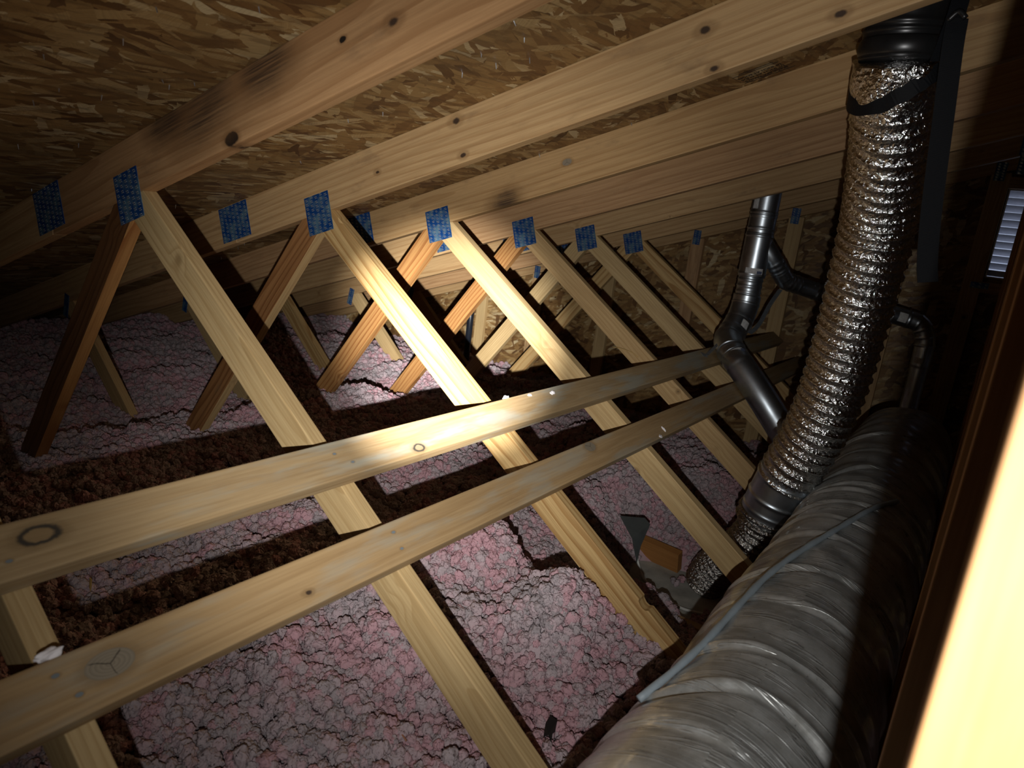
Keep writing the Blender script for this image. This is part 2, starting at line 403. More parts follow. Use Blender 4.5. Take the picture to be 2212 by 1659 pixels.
chord_marks = {
    0: [(0.369, 0.138, 0.020, 'hole'), (0.835, 0.352, 0.016, 'knot'), (0.706, 0.328, 0.008, 'hole'), (0.244, 0.20, 0.10, 'stain'), (0.10, 0.165, 0.06, 'stain'), (0.47, 0.285, 0.07, 'stain')],
    1: [(0.485, 0.283, 0.017, 'knot'), (0.521, 0.195, 0.012, 'knot'), (0.195, 0.128, 0.010, 'knot'), (1.16, 0.489, 0.016, 'knot'), (1.195, 0.411, 0.013, 'knot'), (1.431, 0.508, 0.014, 'knot')],
    2: [(0.489, 0.253, 0.014, 'check'), (0.25, 0.10, 0.05, 'stain')]}
def local_marks(poly, marks, ang):
    cx = sum(p[0] for p in poly)/len(poly); cz = sum(p[1] for p in poly)/len(poly)
    ca, sa = math.cos(ang), math.sin(ang)
    # frame(): local z = x cross y ; for x=(ca,0,sa), y=(0,1,0) -> z=(-sa,0,ca)
    return [((mx-cx)*ca+(mz-cz)*sa, -(mx-cx)*sa+(mz-cz)*ca, r, k) for mx, mz, r, k in marks]
labels = {
    -1: 'roof truss with a glaring bright king post, seventh in from the vented gable wall',
    0: 'roof truss with a dark-stained upper chord, sixth in from the vented gable wall',
    1: 'roof truss with a wavy-grained diagonal web, fifth in from the vented gable wall',
    2: 'roof truss behind the black vent collar, fourth in from the vented gable wall',
    3: 'roof truss ending beside the foil elbow, third in from the vented gable wall',
    4: 'roof truss hiding the top of the galvanized flue, second in from the vented gable wall',
    5: 'roof truss standing closest to the vented gable wall'}
def at_t(t_, d_): return (wdv[0]*t_+WL[0]*d_/W, wdv[1]*t_+WL[1]*d_/W)
web_chip = [(0, 0), at_t(1.512, 0), at_t(1.516, .006), at_t(1.530, .010), at_t(1.541, .008), at_t(1.547, 0)] + web_in[1:]
def build_truss(k):
    y0, y1 = k*S, k*S+T
    t = empty('roof_truss', V(XR, y0, -Z0), labels[k], 'roof truss', 'roof trusses along the attic')
    cm = M['chord'][{0: 0, 1: 1, 2: 2}.get(k, k % 3)]
    if k in chord_marks:
        base = {0: ((0.42, 0.245, 0.115), (0.25, 0.12, 0.045)), 1: ((0.49, 0.325, 0.16), (0.32, 0.175, 0.07)), 2: ((0.45, 0.29, 0.135), (0.29, 0.155, 0.058))}[k]
        cm = wood('marked_chord_%d' % (k+1), *base, ring=46, contrast=0.7, stain_amt=0.6, knots=3.0, marks=local_marks(chord_up, chord_marks[k], TH))
    cu = (math.cos(TH), 0, math.sin(TH))
    prism('top_chord', chord_up, y0, y1, cm, t, cu)
    prism('top_chord', chord_lo, y0, y1, M['chord'][(k+1) % 3], t, cu)
    prism('top_chord', MIR(chord_up), y0, y1, M['chord'][(k+2) % 3], t, (cu[0], 0, -cu[2]))
    px = POSTX.get(k, 1.828)
    prism('king_post', [(px, ZB), (px+W, ZB), (px+W, (2*XR-px-W)/3), (XR, XR/3), (px, px/3)], y0, y1, M['post'], t, (0, 0, 1))
    prism('bottom_chord', [(XE+0.1, -Z0), (2*XR-XE-0.1, -Z0), (2*XR-XE-0.1, ZB), (XE+0.1, ZB)], y0, y1, M['chord'][k % 3], t, (1, 0, 0))
    prism('web', web_chip if k == 1 else web_in, y0, y1, M['web'][{0: 0, 1: 1, 2: 2, 3: 3, -1: 0}.get(k, k % 4)], t, (wdv[0], 0, wdv[1]))
    prism('web', MIR(web_in), y0, y1, M['web'][(k+1) % 4], t, (wdv[0], 0, -wdv[1]))
    lw = prism('web', web_lf, y0, y1, {0: M['heart'], 1: M['heart2'], 2: M['resin'], 3: M['resin']}.get(k, M['web'][k % 4]), t, (ld[0], 0, ld[1]))
    if k in (0, 1):                           # sapwood along the lower narrow face
        lw.data.materials.append(M['web'][3] if k else M['resin'])
        rot_ = WM[lw].to_3x3()
        for pg in lw.data.polygons:
            if (rot_ @ pg.normal).dot(Vector((0.8, 0, -0.6))) > 0.8: pg.material_index = 1
    prism('web', web_out, y0, y1, M['web'][(k+2) % 4], t, (od[0], 0, od[1]))
    j = (random.random()-0.5)*0.012
    gusset(t, -0.062+j, -0.020, y0, 0.119, 0.125, TH)
    gusset(t, -0.518+j, -0.094, y0, 0.172, 0.126, TH)
    gusset(t, -1.858, -0.632, y0, 0.045, 0.115, -0.2, k > 2)
    gusset(t, XR, 0.575, y0, 0.20, 0.13, 0, True)
    return t
for k in range(-1, 6): build_truss(k)
# gable truss: upright studs
YT = 6*S
gt = empty('gable_truss', V(XR, YT, -Z0), 'gable end truss of upright studs against the strand board wall', 'roof truss', 'roof trusses along the attic')
gup = [(XE+0.2, (XE+0.2)/3+0.017), (XR, XR/3+0.017), (XR, deck(XR)), (XE+0.2, deck(XE+0.2))]
prism('top_chord', gup, YT, YT+T, M['chord'][2], gt, (math.cos(TH), 0, math.sin(TH)))
prism('top_chord', MIR(gup), YT, YT+T, M['chord'][1], gt, (math.cos(TH), 0, -math.sin(TH)))
prism('bottom_chord', [(XE+0.1, -Z0), (2*XR-XE-0.1, -Z0), (2*XR-XE-0.1, ZB), (XE+0.1, ZB)], YT, YT+T, M['chord'][0], gt, (1, 0, 0))
for i, xs in enumerate((-3.0, -2.35, -1.625, -1.11, -0.50, 0.112, 0.712, 1.318, 1.698, 2.024, 2.62, 3.23)):
    xc_ = xs if xs < XR else 2*XR-xs
    top = xc_/3+0.017
    prism('stud', [(xs-W/2, ZB), (xs+W/2, ZB), (xs+W/2, top), (xs-W/2, top)], YT, YT+T, M['chord'][(i+1) % 3] if i % 2 else M['web'][i % 4], gt, (0, 0, 1))
    gusset(gt, xs-0.008, top+0.004, YT, 0.05, 0.095, 0.0, True)
for zc_, nm in ((LZ0-0.055, 'vent_header'), (LZ1+0.03, 'vent_header')):
    prism(nm, [(LX0-0.005, zc_-0.03), (LX1+0.005, zc_-0.03), (LX1+0.005, zc_+0.03), (LX0-0.005, zc_+0.03)], YT, YT+T, M['chord'][0], gt, (1, 0, 0))
gusset(gt, 1.735, -0.012, YT, 0.085, 0.032, 0, True)
# ------------------------------------------------------------------ louvered vent
M['louver'] = plain('white_painted_louver', (0.72, 0.72, 0.74), 0.45, 0.0, 0.06, 40)
lv = empty('louver_vent', V((LX0+LX1)/2, YG, LZ0), 'white slatted louver vent in the gable wall with daylight behind', 'vent')
for a, b, c_, d_ in ((LX0, LX0+0.008, LZ0, LZ1), (LX1-0.008, LX1, LZ0, LZ1), (LX0+0.008, LX1-0.008, LZ0, LZ0+0.008), (LX0+0.008, LX1-0.008, LZ1-0.008, LZ1)):
    prism('vent_frame', [(a, c_), (b, c_), (b, d_), (a, d_)], YG-0.02, YG+0.06, M['louver'], lv, bevel=0)
for i in range(12):
    zc_ = LZ0 + 0.026 + i*0.0385
    boxf('slat', Matrix.Translation(V((LX0+LX1)/2, YG+0.022, zc_)) @ Matrix.Rotation(math.radians(-38), 4, 'X'), (LX1-LX0-0.016, 0.052, 0.002), M['louver'], lv)
# ------------------------------------------------------------------ lateral braces
def brace(name, b, y0, y1, mat, label):
    wd3 = Vector((wdv[0], 0, wdv[1])); wn3 = Vector((math.sin(ALPHA), 0, math.cos(ALPHA)))
    c = V(0, (y0+y1)/2, 0) + wd3*(b+W/2) + wn3*(T/2+0.0005)
    # local X along the ridge, local Y out of the face, local Z towards the upper edge
    o = boxf(name, frame(c, (0, 1, 0), wn3), (y1-y0, T, W), mat, None, 0.003)
    return tag(o, label, 'board', 'lateral bracing boards on the webs')
def bmarks(lst, y0, y1):
    yc = (y0+y1)/2; return [(y-yc, -(d-W/2), r, k) for y, d, r, k in lst]
# frame(): z = x cross y = (0,1,0) x wn -> check sign below
zsgn = frame(Vector((0, 0, 0)), (0, 1, 0), (math.sin(ALPHA), 0, math.cos(ALPHA))).col[2].xyz.dot(Vector((wdv[0], 0, wdv[1])))
def bm2(lst, y0, y1): return [(m[0], m[1]*(-1 if zsgn > 0 else 1), m[2], m[3]) for m in bmarks(lst, y0, y1)]
B1, B2 = (-1.55, 3.60), (-1.55, 3.62)
mb1 = wood('upper_brace_wood', (0.36, 0.255, 0.135), (0.25, 0.155, 0.068), ring=55, contrast=0.4, stain_amt=0.2, knots=2.0, blue=0.55,
           marks=bm2([(-0.551, 0.032, 0.021, 'ring'), (0.226, 0.072, 0.015, 'ring'), (-0.598, 0.060, 0.0036, 'nail'), (0.0, 0.03, 0.0036, 'nail'), (0.03, 0.06, 0.0036, 'nail')], *B1))
mb2 = wood('lower_brace_wood', (0.37, 0.25, 0.125), (0.255, 0.15, 0.062), ring=50, contrast=0.45, stain_amt=0.25, knots=2.0, blue=0.4,
           marks=bm2([(-0.5425, 0.038, 0.024, 'check'), (-0.225, 0.064, 0.008, 'knot'), (0.854, 0.018, 0.02, 'check'), (0.013, 0.024, 0.004, 'nail'), (0.007, 0.062, 0.0036, 'nail'), (-0.605, 0.024, 0.004, 'nail'), (-0.59, 0.06, 0.004, 'nail')], *B2))
brace('brace_board', 0.8618, *B1, mb1, 'upper long wooden brace board with a black-ringed knot, nailed across the truss webs')
brace('brace_board', 1.0767, *B2, mb2, 'lower long wooden brace board with a star-cracked grey knot, nailed across the truss webs')
# ------------------------------------------------------------------ blown insulation
ctrl = np.array([(-.75, 0, -.97), (-.65, .6, -.95), (-.6, 1.22, -.88), (-1.25, .61, -1.05), (-1.25, 1.22, -1.06), (-1.3, 1.83, -1.03), (-1.27, 2.44, -.99), (-2.7, 1.5, -1.0), (-2.0, .9, -1.0), (-2.0, 2.2, -1.0),
    (-2.5, 3.6, -1.18), (-1.29, 3.6, -1.15), (-.18, 3.6, -1.27), (.8, 3.6, -1.24), (-.6, 3.0, -1.08), (.75, .5, -.83), (1.08, .48, -.86), (.9, .33, -.9), (.45, .35, -.95), (1.22, .2, -1.02), (1.28, .5, -1.02), (.7, -.1, -.98), (1.1, -.1, -1.02),
    (.1, -.3, -1.0), (.5, .9, -.98), (0, .6, -.95), (0, 1.2, -.96), (1.0, .8, -1.12), (1.2, 1.0, -1.24), (.7, 1.05, -1.05), (1.1, 1.5, -1.37), (.93, 1.62, -1.36), (1.16, 1.75, -1.36), (1.25, 1.35, -1.33), (.55, 1.5, -1.03), (.62, 1.85, -1.03), (.5, 2.2, -1.02), (.9, 2.15, -1.06), (1.12, 2.15, -1.08),
    (1.0, 1.9, -1.19), (1.18, 1.95, -1.17), (1.1, 1.22, -1.2), (1.35, 2.3, -1.12), (.4, 2.8, -1.12), (1.2, 3, -1.16), (1.6, 0, -1.14), (1.6, 1.2, -1.3), (1.7, 2.2, -1.2), (1.8, 3.3, -1.2), (2.6, 1.0, -1.05), (2.6, 3, -1.1), (2.4, -.6, -1.05), (1.6, -1.0, -1.08), (.6, -1.0, -1.0), (-.6, -.9, -1.0), (-2.0, -.5, -1.0), (-3.3, .5, -1.0), (-3.3, 2.5, -1.05)])
def smooth_noise(x, y, cell, seed):
    g = np.random.default_rng(seed).random((96, 96))
    u, v = (x/cell) % 96, (y/cell) % 96
    i, j = np.floor(u).astype(int) % 96, np.floor(v).astype(int) % 96
    fu, fv = u-np.floor(u), v-np.floor(v); fu = fu*fu*(3-2*fu); fv = fv*fv*(3-2*fv)
    i2, j2 = (i+1) % 96, (j+1) % 96
    return (g[i, j]*(1-fu)+g[i2, j]*fu)*(1-fv) + (g[i, j2]*(1-fu)+g[i2, j2]*fu)*fv - 0.5
def hfield(x, y):
    d2 = (x[..., None]-ctrl[:, 0])**2 + (y[..., None]-ctrl[:, 1])**2
    wt = 1/(d2+0.004)**1.7
    z = (wt*ctrl[:, 2]).sum(-1)/wt.sum(-1)
    z += 0.06*smooth_noise(x+9, y+9, 0.23, 1) + 0.045*smooth_noise(x+9, y+9, 0.10, 2) + 0.022*smooth_noise(x+9, y+9, 0.045, 3)
    # slumped edges: small crack-like steps
    c = smooth_noise(x+9, y+9, 0.34, 4); z -= 0.03*np.exp(-(c/0.012)**2)
    return z
gx, gy = np.meshgrid(np.arange(-3.75, 5.4, 0.03), np.arange(-1.6, 3.70, 0.03), indexing='ij')
gz = hfield(gx, gy) - 0.012
gz = np.minimum(gz, np.minimum(gx, 2*XR-gx)/3 + 0.135)
nx, ny = gx.shape
vv = np.stack([gx, gy, gz+Z0], -1).reshape(-1, 3)
idx = np.arange(nx*ny).reshape(nx, ny)
ff = np.stack([idx[:-1, :-1], idx[1:, :-1], idx[1:, 1:], idx[:-1, 1:]], -1).reshape(-1, 4)
ok = (vv[ff][:, :, 2].max(1) > -0.02)
ff = ff[ok]
def insul_mat(name, inst):
    s = NT(name)
    geo = s.n('NewGeometry').outputs['Position']
    big = s.noise(geo, 4.2, 4, 0.6).outputs[0]
    if inst:
        rnd = s.n('Attribute', {'attribute_type': 'INSTANCER', 'attribute_name': 'tint'}).outputs['Fac']
    else: rnd = s.noise(geo, 60, 2).outputs[0]
    mixv = s.math('ADD', s.math('MULTIPLY', big, 1.25), s.math('MULTIPLY', rnd, 0.45))
    c = s.ramp(mixv, [(0.45, (0.30, 0.27, 0.283)), (0.68, (0.43, 0.368, 0.385)), (0.88, (0.48, 0.365, 0.39)), (1.08, (0.52, 0.31, 0.345))])
    dust = s.noise(geo, 2.3, 5, 0.6).outputs[0]
    c = s.mix(s.maprange(dust, 0.52, 0.75, 0, 0.6), c, (0.25, 0.23, 0.225))
    fine = s.noise(geo, 420, 2).outputs[0]
    c = s.mix(s.maprange(fine, 0.3, 0.7, 0.25, 0), c, (0.30, 0.20, 0.22))
    nm = s.bump(s.noise(geo, 330, 3).outputs[0], 0.6, 0.002)
    m = s.done(c, 0.95, 0, nm, 0.1)
    s.set(s.b.inputs['Subsurface Weight'], 0.0)
    return m
ins_base = bpy.data.meshes.new('insulation_bed'); ins_base.from_pydata(vv.tolist(), [], ff.tolist()); ins_base.materials.append(insul_mat('pink_fibre_bed', False))
ins_base.polygons.foreach_set('use_smooth', [True]*len(ins_base.polygons))
ins_root = empty('insulation', V(0, 1, -Z0), 'loose pink and grey blown fibreglass insulation covering the attic floor', 'insulation'); tag(ins_root, kind='stuff')
bed = bpy.data.objects.new('insulation_bed', ins_base); link(bed, ins_root, Matrix.Identity(4)); tag(bed, kind='stuff')
# clumps: points with size, heading and tint; a node group turns each into a crumpled tuft
pts = []; siz = []
def scatter(n, x0, x1, y0, y1, r0, r1):
    x = rng.uniform(x0, x1, n); y = rng.uniform(y0, y1, n)
    keepd = np.hypot(x-1.8, y+0.95)
    z = hfield(x, y); r = rng.uniform(r0, r1, n)
    z += rng.uniform(-0.6, 1.5, n)*r
    ok_ = (z > -Z0+0.012) & (z < np.minimum(x, 2*XR-x)/3+0.10)
    ok_ &= ~((abs(x-.885) < .125) & (abs(y-1.735) < .055) & (z < -1.19))
    pts.append(np.stack([x, y, z+Z0], -1)[ok_]); siz.append(r[ok_])
scatter(33000, -0.2, 1.75, -0.75, 1.15, 0.0062, 0.0158)
scatter(26000, -1.4, 1.75, 1.1, 2.2, 0.007, 0.016)
scatter(18000, -1.6, -0.2, -0.6, 1.15, 0.0085, 0.016)
scatter(26000, -3.4, 1.8, 2.1, 3.68, 0.009, 0.018)
scatter(16000, -3.5, -1.4, 0.2, 2.2, 0.01, 0.019)
scatter(16000, 1.75, 3.6, -0.7, 3.68, 0.009, 0.018)
pts = np.concatenate(pts); siz = np.concatenate(siz); NP = len(pts)
cm_ = bpy.data.meshes.new('insulation_tufts'); cm_.vertices.add(NP); cm_.vertices.foreach_set('co', pts.ravel())
def fattr(nm, ty, data):
    a = cm_.attributes.new(nm, ty, 'POINT'); a.data.foreach_set('vector' if ty == 'FLOAT_VECTOR' else 'value', np.ascontiguousarray(data, dtype=np.float32).ravel())
sc3 = siz[:, None]*np.stack([rng.uniform(0.75, 1.35, NP), rng.uniform(0.7, 1.2, NP), rng.uniform(0.7, 1.15, NP)], -1)
fattr('size3', 'FLOAT_VECTOR', sc3); fattr('rot', 'FLOAT_VECTOR', rng.uniform(0, 6.283, (NP, 3))*np.array([0.4, 0.4, 1])); fattr('tint', 'FLOAT', rng.random(NP))
tufts = bpy.data.objects.new('insulation_tufts', cm_); link(tufts, ins_root, Matrix.Identity(4)); tag(tufts, kind='stuff')
ng = bpy.data.node_groups.new('tuft_instances', 'GeometryNodeTree')
ng.interface.new_socket('Geometry', in_out='INPUT', socket_type='NodeSocketGeometry'); ng.interface.new_socket('Geometry', in_out='OUTPUT', socket_type='NodeSocketGeometry')
gn = lambda ty: ng.nodes.new(ty)
gi, go = gn('NodeGroupInput'), gn('NodeGroupOutput'); L_ = ng.links.new
join = gn('GeometryNodeJoinGeometry'); idxn = gn('GeometryNodeInputIndex')
mtp = gn('GeometryNodeMeshToPoints'); L_(gi.outputs[0], mtp.inputs['Mesh'])
setm = gn('GeometryNodeSetMaterial'); setm.inputs['Material'].default_value = insul_mat('pink_fibre_tuft', True)
def named(nm, ty):
    a = gn('GeometryNodeInputNamedAttribute'); a.data_type = ty; a.inputs['Name'].default_value = nm; return a.outputs[0]
NV = 5
for v in range(NV):
    ico = gn('GeometryNodeMeshIcoSphere'); ico.inputs['Radius'].default_value = 1.0; ico.inputs['Subdivisions'].default_value = 4
    nz = gn('ShaderNodeTexNoise'); nz.noise_dimensions = '4D'; nz.inputs['W'].default_value = 3.7*v; nz.inputs['Scale'].default_value = 1.35; nz.inputs['Detail'].default_value = 5.0; nz.inputs['Roughness'].default_value = 0.68
    sub = gn('ShaderNodeVectorMath'); sub.operation = 'SUBTRACT'; sub.inputs[1].default_value = (0.5, 0.5, 0.5); L_(nz.outputs['Color'], sub.inputs[0])
    scl = gn('ShaderNodeVectorMath'); scl.operation = 'SCALE'; scl.inputs['Scale'].default_value = 1.9; L_(sub.outputs[0], scl.inputs[0])
    sp = gn('GeometryNodeSetPosition'); L_(ico.outputs[0], sp.inputs['Geometry']); L_(scl.outputs[0], sp.inputs['Offset'])
    sm = gn('GeometryNodeSetShadeSmooth'); L_(sp.outputs[0], sm.inputs[0])
    mod = gn('ShaderNodeMath'); mod.operation = 'MODULO'; mod.inputs[1].default_value = NV; L_(idxn.outputs[0], mod.inputs[0])
    cmp_ = gn('FunctionNodeCompare'); cmp_.operation = 'EQUAL'; cmp_.data_type = 'FLOAT'; L_(mod.outputs[0], cmp_.inputs[0]); cmp_.inputs[1].default_value = v; cmp_.inputs['Epsilon'].default_value = 0.1
    iop = gn('GeometryNodeInstanceOnPoints'); L_(mtp.outputs[0], iop.inputs['Points']); L_(cmp_.outputs[0], iop.inputs['Selection']); L_(sm.outputs[0], iop.inputs['Instance'])
    L_(named('size3', 'FLOAT_VECTOR'), iop.inputs['Scale'])
    e2r = gn('FunctionNodeEulerToRotation'); L_(named('rot', 'FLOAT_VECTOR'), e2r.inputs[0]); L_(e2r.outputs[0], iop.inputs['Rotation'])
    L_(iop.outputs[0], join.inputs[0])
L_(join.outputs[0], setm.inputs['Geometry']); L_(setm.outputs[0], go.inputs[0])
md = tufts.modifiers.new('tufts', 'NODES'); md.node_group = ng
# ------------------------------------------------------------------ insulated supply duct
def jacket_mat():
    s = NT('grey_foil_jacket')
    uv = s.n('UVMap').outputs[0]; tc = s.n('TexCoord').outputs['Object']
    ln = s.noise(s.vmath('MULTIPLY', uv, (330, 2.4, 0)), 1.0, 3, 0.6).outputs[0]
    ln2 = s.noise(s.vmath('MULTIPLY', uv, (75, 1.1, 0)), 1.0, 3, 0.55, 0.4).outputs[0]
    wr = s.noise(s.vmath('MULTIPLY', uv, (22, 2.2, 0)), 1.0, 4, 0.6, 0.8).outputs[0]
    fold = s.maprange(s.math('ABSOLUTE', s.math('SUBTRACT', wr, 0.5)), 0.0, 0.035, 1, 0, True)
    dust = s.noise(tc, 26, 5, 0.65).outputs[0]
    spot = s.maprange(s.noise(tc, 140, 3).outputs[0], 0.66, 0.74, 0, 0.7)
    c = s.mix(s.maprange(dust, 0.35, 0.7), (0.36, 0.365, 0.35), (0.52, 0.535, 0.535))
    c = s.mix(s.maprange(ln, 0.55, 0.8, 0, 0.35), c, (0.56, 0.56, 0.54))
    c = s.mix(spot, c, (0.07, 0.065, 0.06))
    h = s.math('ADD', s.math('MULTIPLY', ln, 0.22), s.math('ADD', s.math('MULTIPLY', ln2, 0.28), s.math('MULTIPLY', fold, 0.45)))
    return s.done(c, s.math('SUBTRACT', s.maprange(dust, 0.3, 0.7, 0.36, 0.50), s.math('MULTIPLY', fold, 0.18)), 0.5, s.bump(h, 0.75, 0.0030))
dpath = catmull([V(1.600, -1.5, -.90), V(1.612, -.5, -.872), V(1.620, 0, -.862), V(1.632, .25, -.858), V(1.622, .6, -.856), V(1.625, 1.0, -.85), V(1.629, 1.6, -.82), V(1.628, 2.05, -.78), V(1.628, 2.45, -.765), V(1.628, 2.66, -.785), V(1.628, 2.77, -.90), V(1.628, 2.79, -1.08), V(1.628, 2.79, -1.315)], 0.006)
folds = [(0.35, .012, .3), (0.62, .010, -.5), (0.93, .014, .2), (1.13, .009, .9), (1.30, .012, -.2), (1.47, .008, .5), (1.62, .014, .1), (1.80, .009, -.6), (1.98, .010, .4), (2.2, .012, 0), (2.42, .010, .6), (2.62, .012, -.3), (2.72, .009, .2), (2.84, .012, .5), (2.95, .010, -.4), (3.1, .009, .1), (3.3, .008, .3), (3.55, .012, 0)]
def rduct(s_, a, i):
    r = 0.196
    for f0, dpt, ph in folds:
        sh = f0 + 0.03*math.sin(a*1.0+ph*3) + 0.012*math.sin(3*a+ph*9)
        d = (s_-sh)/0.011
        if abs(d) < 4:
            env = 0.45+0.55*math.sin(a*1.3+ph*5)**2
            r -= 0.75*dpt*env*math.exp(-d*d)
            r += 0.5*dpt*env*math.exp(-(d-1.6)**2*1.2)
    return r + 0.0022*math.sin(s_*47+math.sin(a*2)*2) + 0.002*math.sin(a*5+s_*9)
jm = jacket_mat(); jb = jm.node_tree.nodes['Principled BSDF']; jb.inputs['Coat Weight'].default_value = 0.45; jb.inputs['Coat Roughness'].default_value = 0.10
duct = tube('supply_duct', dpath, rduct, 96, jm, uvs=True)
tag(duct, 'large grey insulated duct with a wrinkled foil jacket lying between the webs', 'duct')
M['cable'] = plain('grey_sheathing', (0.27, 0.32, 0.36), 0.55, 0, 0.06, 60)
def on_duct(y, deg, r=0.203):
    c_ = min(dpath[:620], key=lambda q: abs(q.y-y)); return Vector((c_.x+r*math.cos(math.radians(deg)), y, c_.z+r*math.sin(math.radians(deg))))
cpath = catmull([on_duct(1.38, 66), on_duct(1.22, 80), on_duct(.96, 96), on_duct(.78, 108), on_duct(.62, 117), on_duct(.46, 123), on_duct(.285, 130), on_duct(.17, 137), on_duct(.10, 146)], 0.012)
cable = tube('cable', cpath, lambda s_, a, i: 0.0072+0.0006*math.sin(s_*60), 16, M['cable'])
tag(cable, 'pale grey sheathed cable draped along the insulated duct', 'cable')
# ------------------------------------------------------------------ foil flex duct
def foil_mat(name, base, scale=1.0, rough=0.11):
    s = NT(name); tc = s.n('TexCoord').outputs['Object']
    v1 = s.n('TexVoronoi', {'feature': 'F1'}, Vector=s.vmath('ADD', tc, s.vmath('SCALE', s.noise(tc, 90*scale, 2).outputs['Color'], 0.012)), Scale=85*scale, Randomness=1.0).outputs['Distance']
    n1 = s.noise(tc, 75*scale, 4, 0.62, 0.6).outputs[0]
    h = s.math('ADD', s.math('MULTIPLY', v1, 0.9), n1)
    c = s.mix(s.maprange(n1, 0.35, 0.65), tuple(0.82*v for v in base), base)
    return s.done(c, rough, 1.0, s.bump(h, 0.85, 0.0040))
M['foil'] = foil_mat('crinkled_foil', (0.80, 0.80, 0.79), 1.0, 0.13)
M['wire'] = plain('foil_rib', (0.55, 0.55, 0.54), 0.25, 1.0)
fx = empty('flex_duct', V(1.30, 1.5, -1.2), 'silver foil flexible duct rising from the floor to the roof vent', 'duct')
fpath = catmull([V(1.4975, .974, .512), V(1.500, 1.0, .46), V(1.506, 1.1, .352), V(1.498, 1.22, .235), V(1.490, 1.3, .131), V(1.475, 1.39, -.09), V(1.458, 1.45, -.302), V(1.437, 1.485, -.46), V(1.410, 1.507, -.567), V(1.375, 1.525, -.68), V(1.358, 1.533, -.735)], 0.0022)
PITCH_F = 0.0375
def rflex(s_, a, i):
    if s_ < 0.10: return 0.097 + 0.003*math.sin(a*3+s_*40) + 0.0025*math.sin(a*7-s_*70)
    ph = ((s_-0.10)/PITCH_F + a/(2*math.pi)) % 1.0
    rib = math.exp(-((ph-0.5)/0.10)**2)
    return 0.0970 + 0.0044*rib + 0.0035*(abs(ph-0.5)*2)**2*0 + 0.0022*math.cos(2*math.pi*(ph-0.5)) + 0.0009*math.sin(a*23+s_*300) + 0.0009*math.sin(a*37-s_*410)
tube('hose', fpath, rflex, 88, M['foil'], fx)
# crimped end, elbow and lower hose
epath = catmull([V(1.367, 1.529, -.70), V(1.350, 1.536, -.765), V(1.334, 1.541, -.83), V(1.320, 1.545, -.89)], 0.004)
M['galv'] = plain('galvanised_steel', (0.62, 0.69, 0.76), 0.36, 1.0, 0.14, 22)
tube('collar', epath, lambda s_, a, i: 0.0965 + 0.004*math.exp(-((s_-0.03)/0.006)**2) + 0.004*math.exp(-((s_-0.11)/0.006)**2) + 0.003*math.exp(-((s_-0.16)/0.005)**2), 64, M['galv'], fx)
lpath = catmull([V(1.324, 1.544, -.87), V(1.306, 1.551, -.945), V(1.262, 1.57, -1.04), V(1.205, 1.605, -1.13), V(1.150, 1.65, -1.215), V(1.125, 1.67, -1.285)], 0.0022)
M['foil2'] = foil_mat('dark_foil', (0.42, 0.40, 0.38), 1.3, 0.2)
def rlow(s_, a, i):
    ph = (s_/0.030) % 1.0
    return (0.098 if s_ < 0.04 else max(0.076, 0.098-(s_-0.04)*0.6)) + 0.007*math.sin(2*math.pi*ph) + 0.001*math.sin(a*19+s_*200)
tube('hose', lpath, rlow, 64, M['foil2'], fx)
# printed word on the smooth foil end
def text_mesh(body, size):
    cu = bpy.data.curves.new('t', 'FONT'); cu.body = body; cu.size = size; cu.align_x = 'CENTER'; cu.offset = size*0.028
    to = bpy.data.objects.new('t', cu); COL.objects.link(to)
    dg = bpy.context.evaluated_depsgraph_get(); me = bpy.data.meshes.new_from_object(to.evaluated_get(dg))
    bpy.data.objects.remove(to, do_unlink=True); return me
M['ink'] = plain('black_ink', (0.012, 0.012, 0.013), 0.7)
tm_ = text_mesh('POLY', 0.011)
fdir = (fpath[40]-fpath[10]).normalized(); fc = fpath[28]
toc = (CAM - fc); toc = (toc - fdir*toc.dot(fdir)).normalized(); sd = fdir.cross(toc)
tv = []
for v_ in tm_.vertices:
    ca, sa = math.cos(-0.55), math.sin(-0.55)
    X = v_.co.x*ca - v_.co.y*sa; Y = v_.co.x*sa + v_.co.y*ca
    ang = -0.45 + X/0.1
    tv.append(fc - fdir*(Y-0.015) + (toc*math.cos(ang) + (-sd)*math.sin(ang)*(-1))*0.1035)
tp_ = [list(p.vertices) for p in tm_.polygons]
po = meshobj('printed_word', tv, tp_, M['ink'], fx)
# ------------------------------------------------------------------ roof vent collar, strap
M['black'] = plain('black_vent_metal', (0.05, 0.05, 0.052), 0.32, 0.75, 0.2, 20)
rv = empty('roof_vent', V(1.497, .955, .50), 'dark metal roof vent collar under the sheathing at the top of the foil duct', 'vent')
cdir = Vector((0.006, 0.02, -0.1)).normalized()
cp = [V(1.497, .962, .61), V(1.497, .964, .585), V(1.497, .968, .555), V(1.4975, .974, .506)]
vcol = tube('collar', catmull(cp, 0.003), lambda s_, a, i: 0.0875 + 0.0035*math.exp(-((s_-0.030)/0.004)**2) + 0.0035*math.exp(-((s_-0.044)/0.004)**2), 72, M['black'], rv)
def to_deck(o, n):                            # carry the top ring up into the sloping sheathing
    for v in o.data.vertices[:n]:
        q = WM[o] @ v.co; q.z = deck(q.x) + Z0 + 0.004; v.co = WM[o].inverted() @ q
to_deck(vcol, 72)
fl = [V(1.497, .968, .548), V(1.497, .970, .528), V(1.497, .972, .511)]
tube('flashing_lip', catmull(fl, 0.003), lambda s_, a, i: 0.097 + 0.010*math.sin(a+0.6) - 0.006*((s_-0.02)/0.02)**2, 64, M['black'], rv)
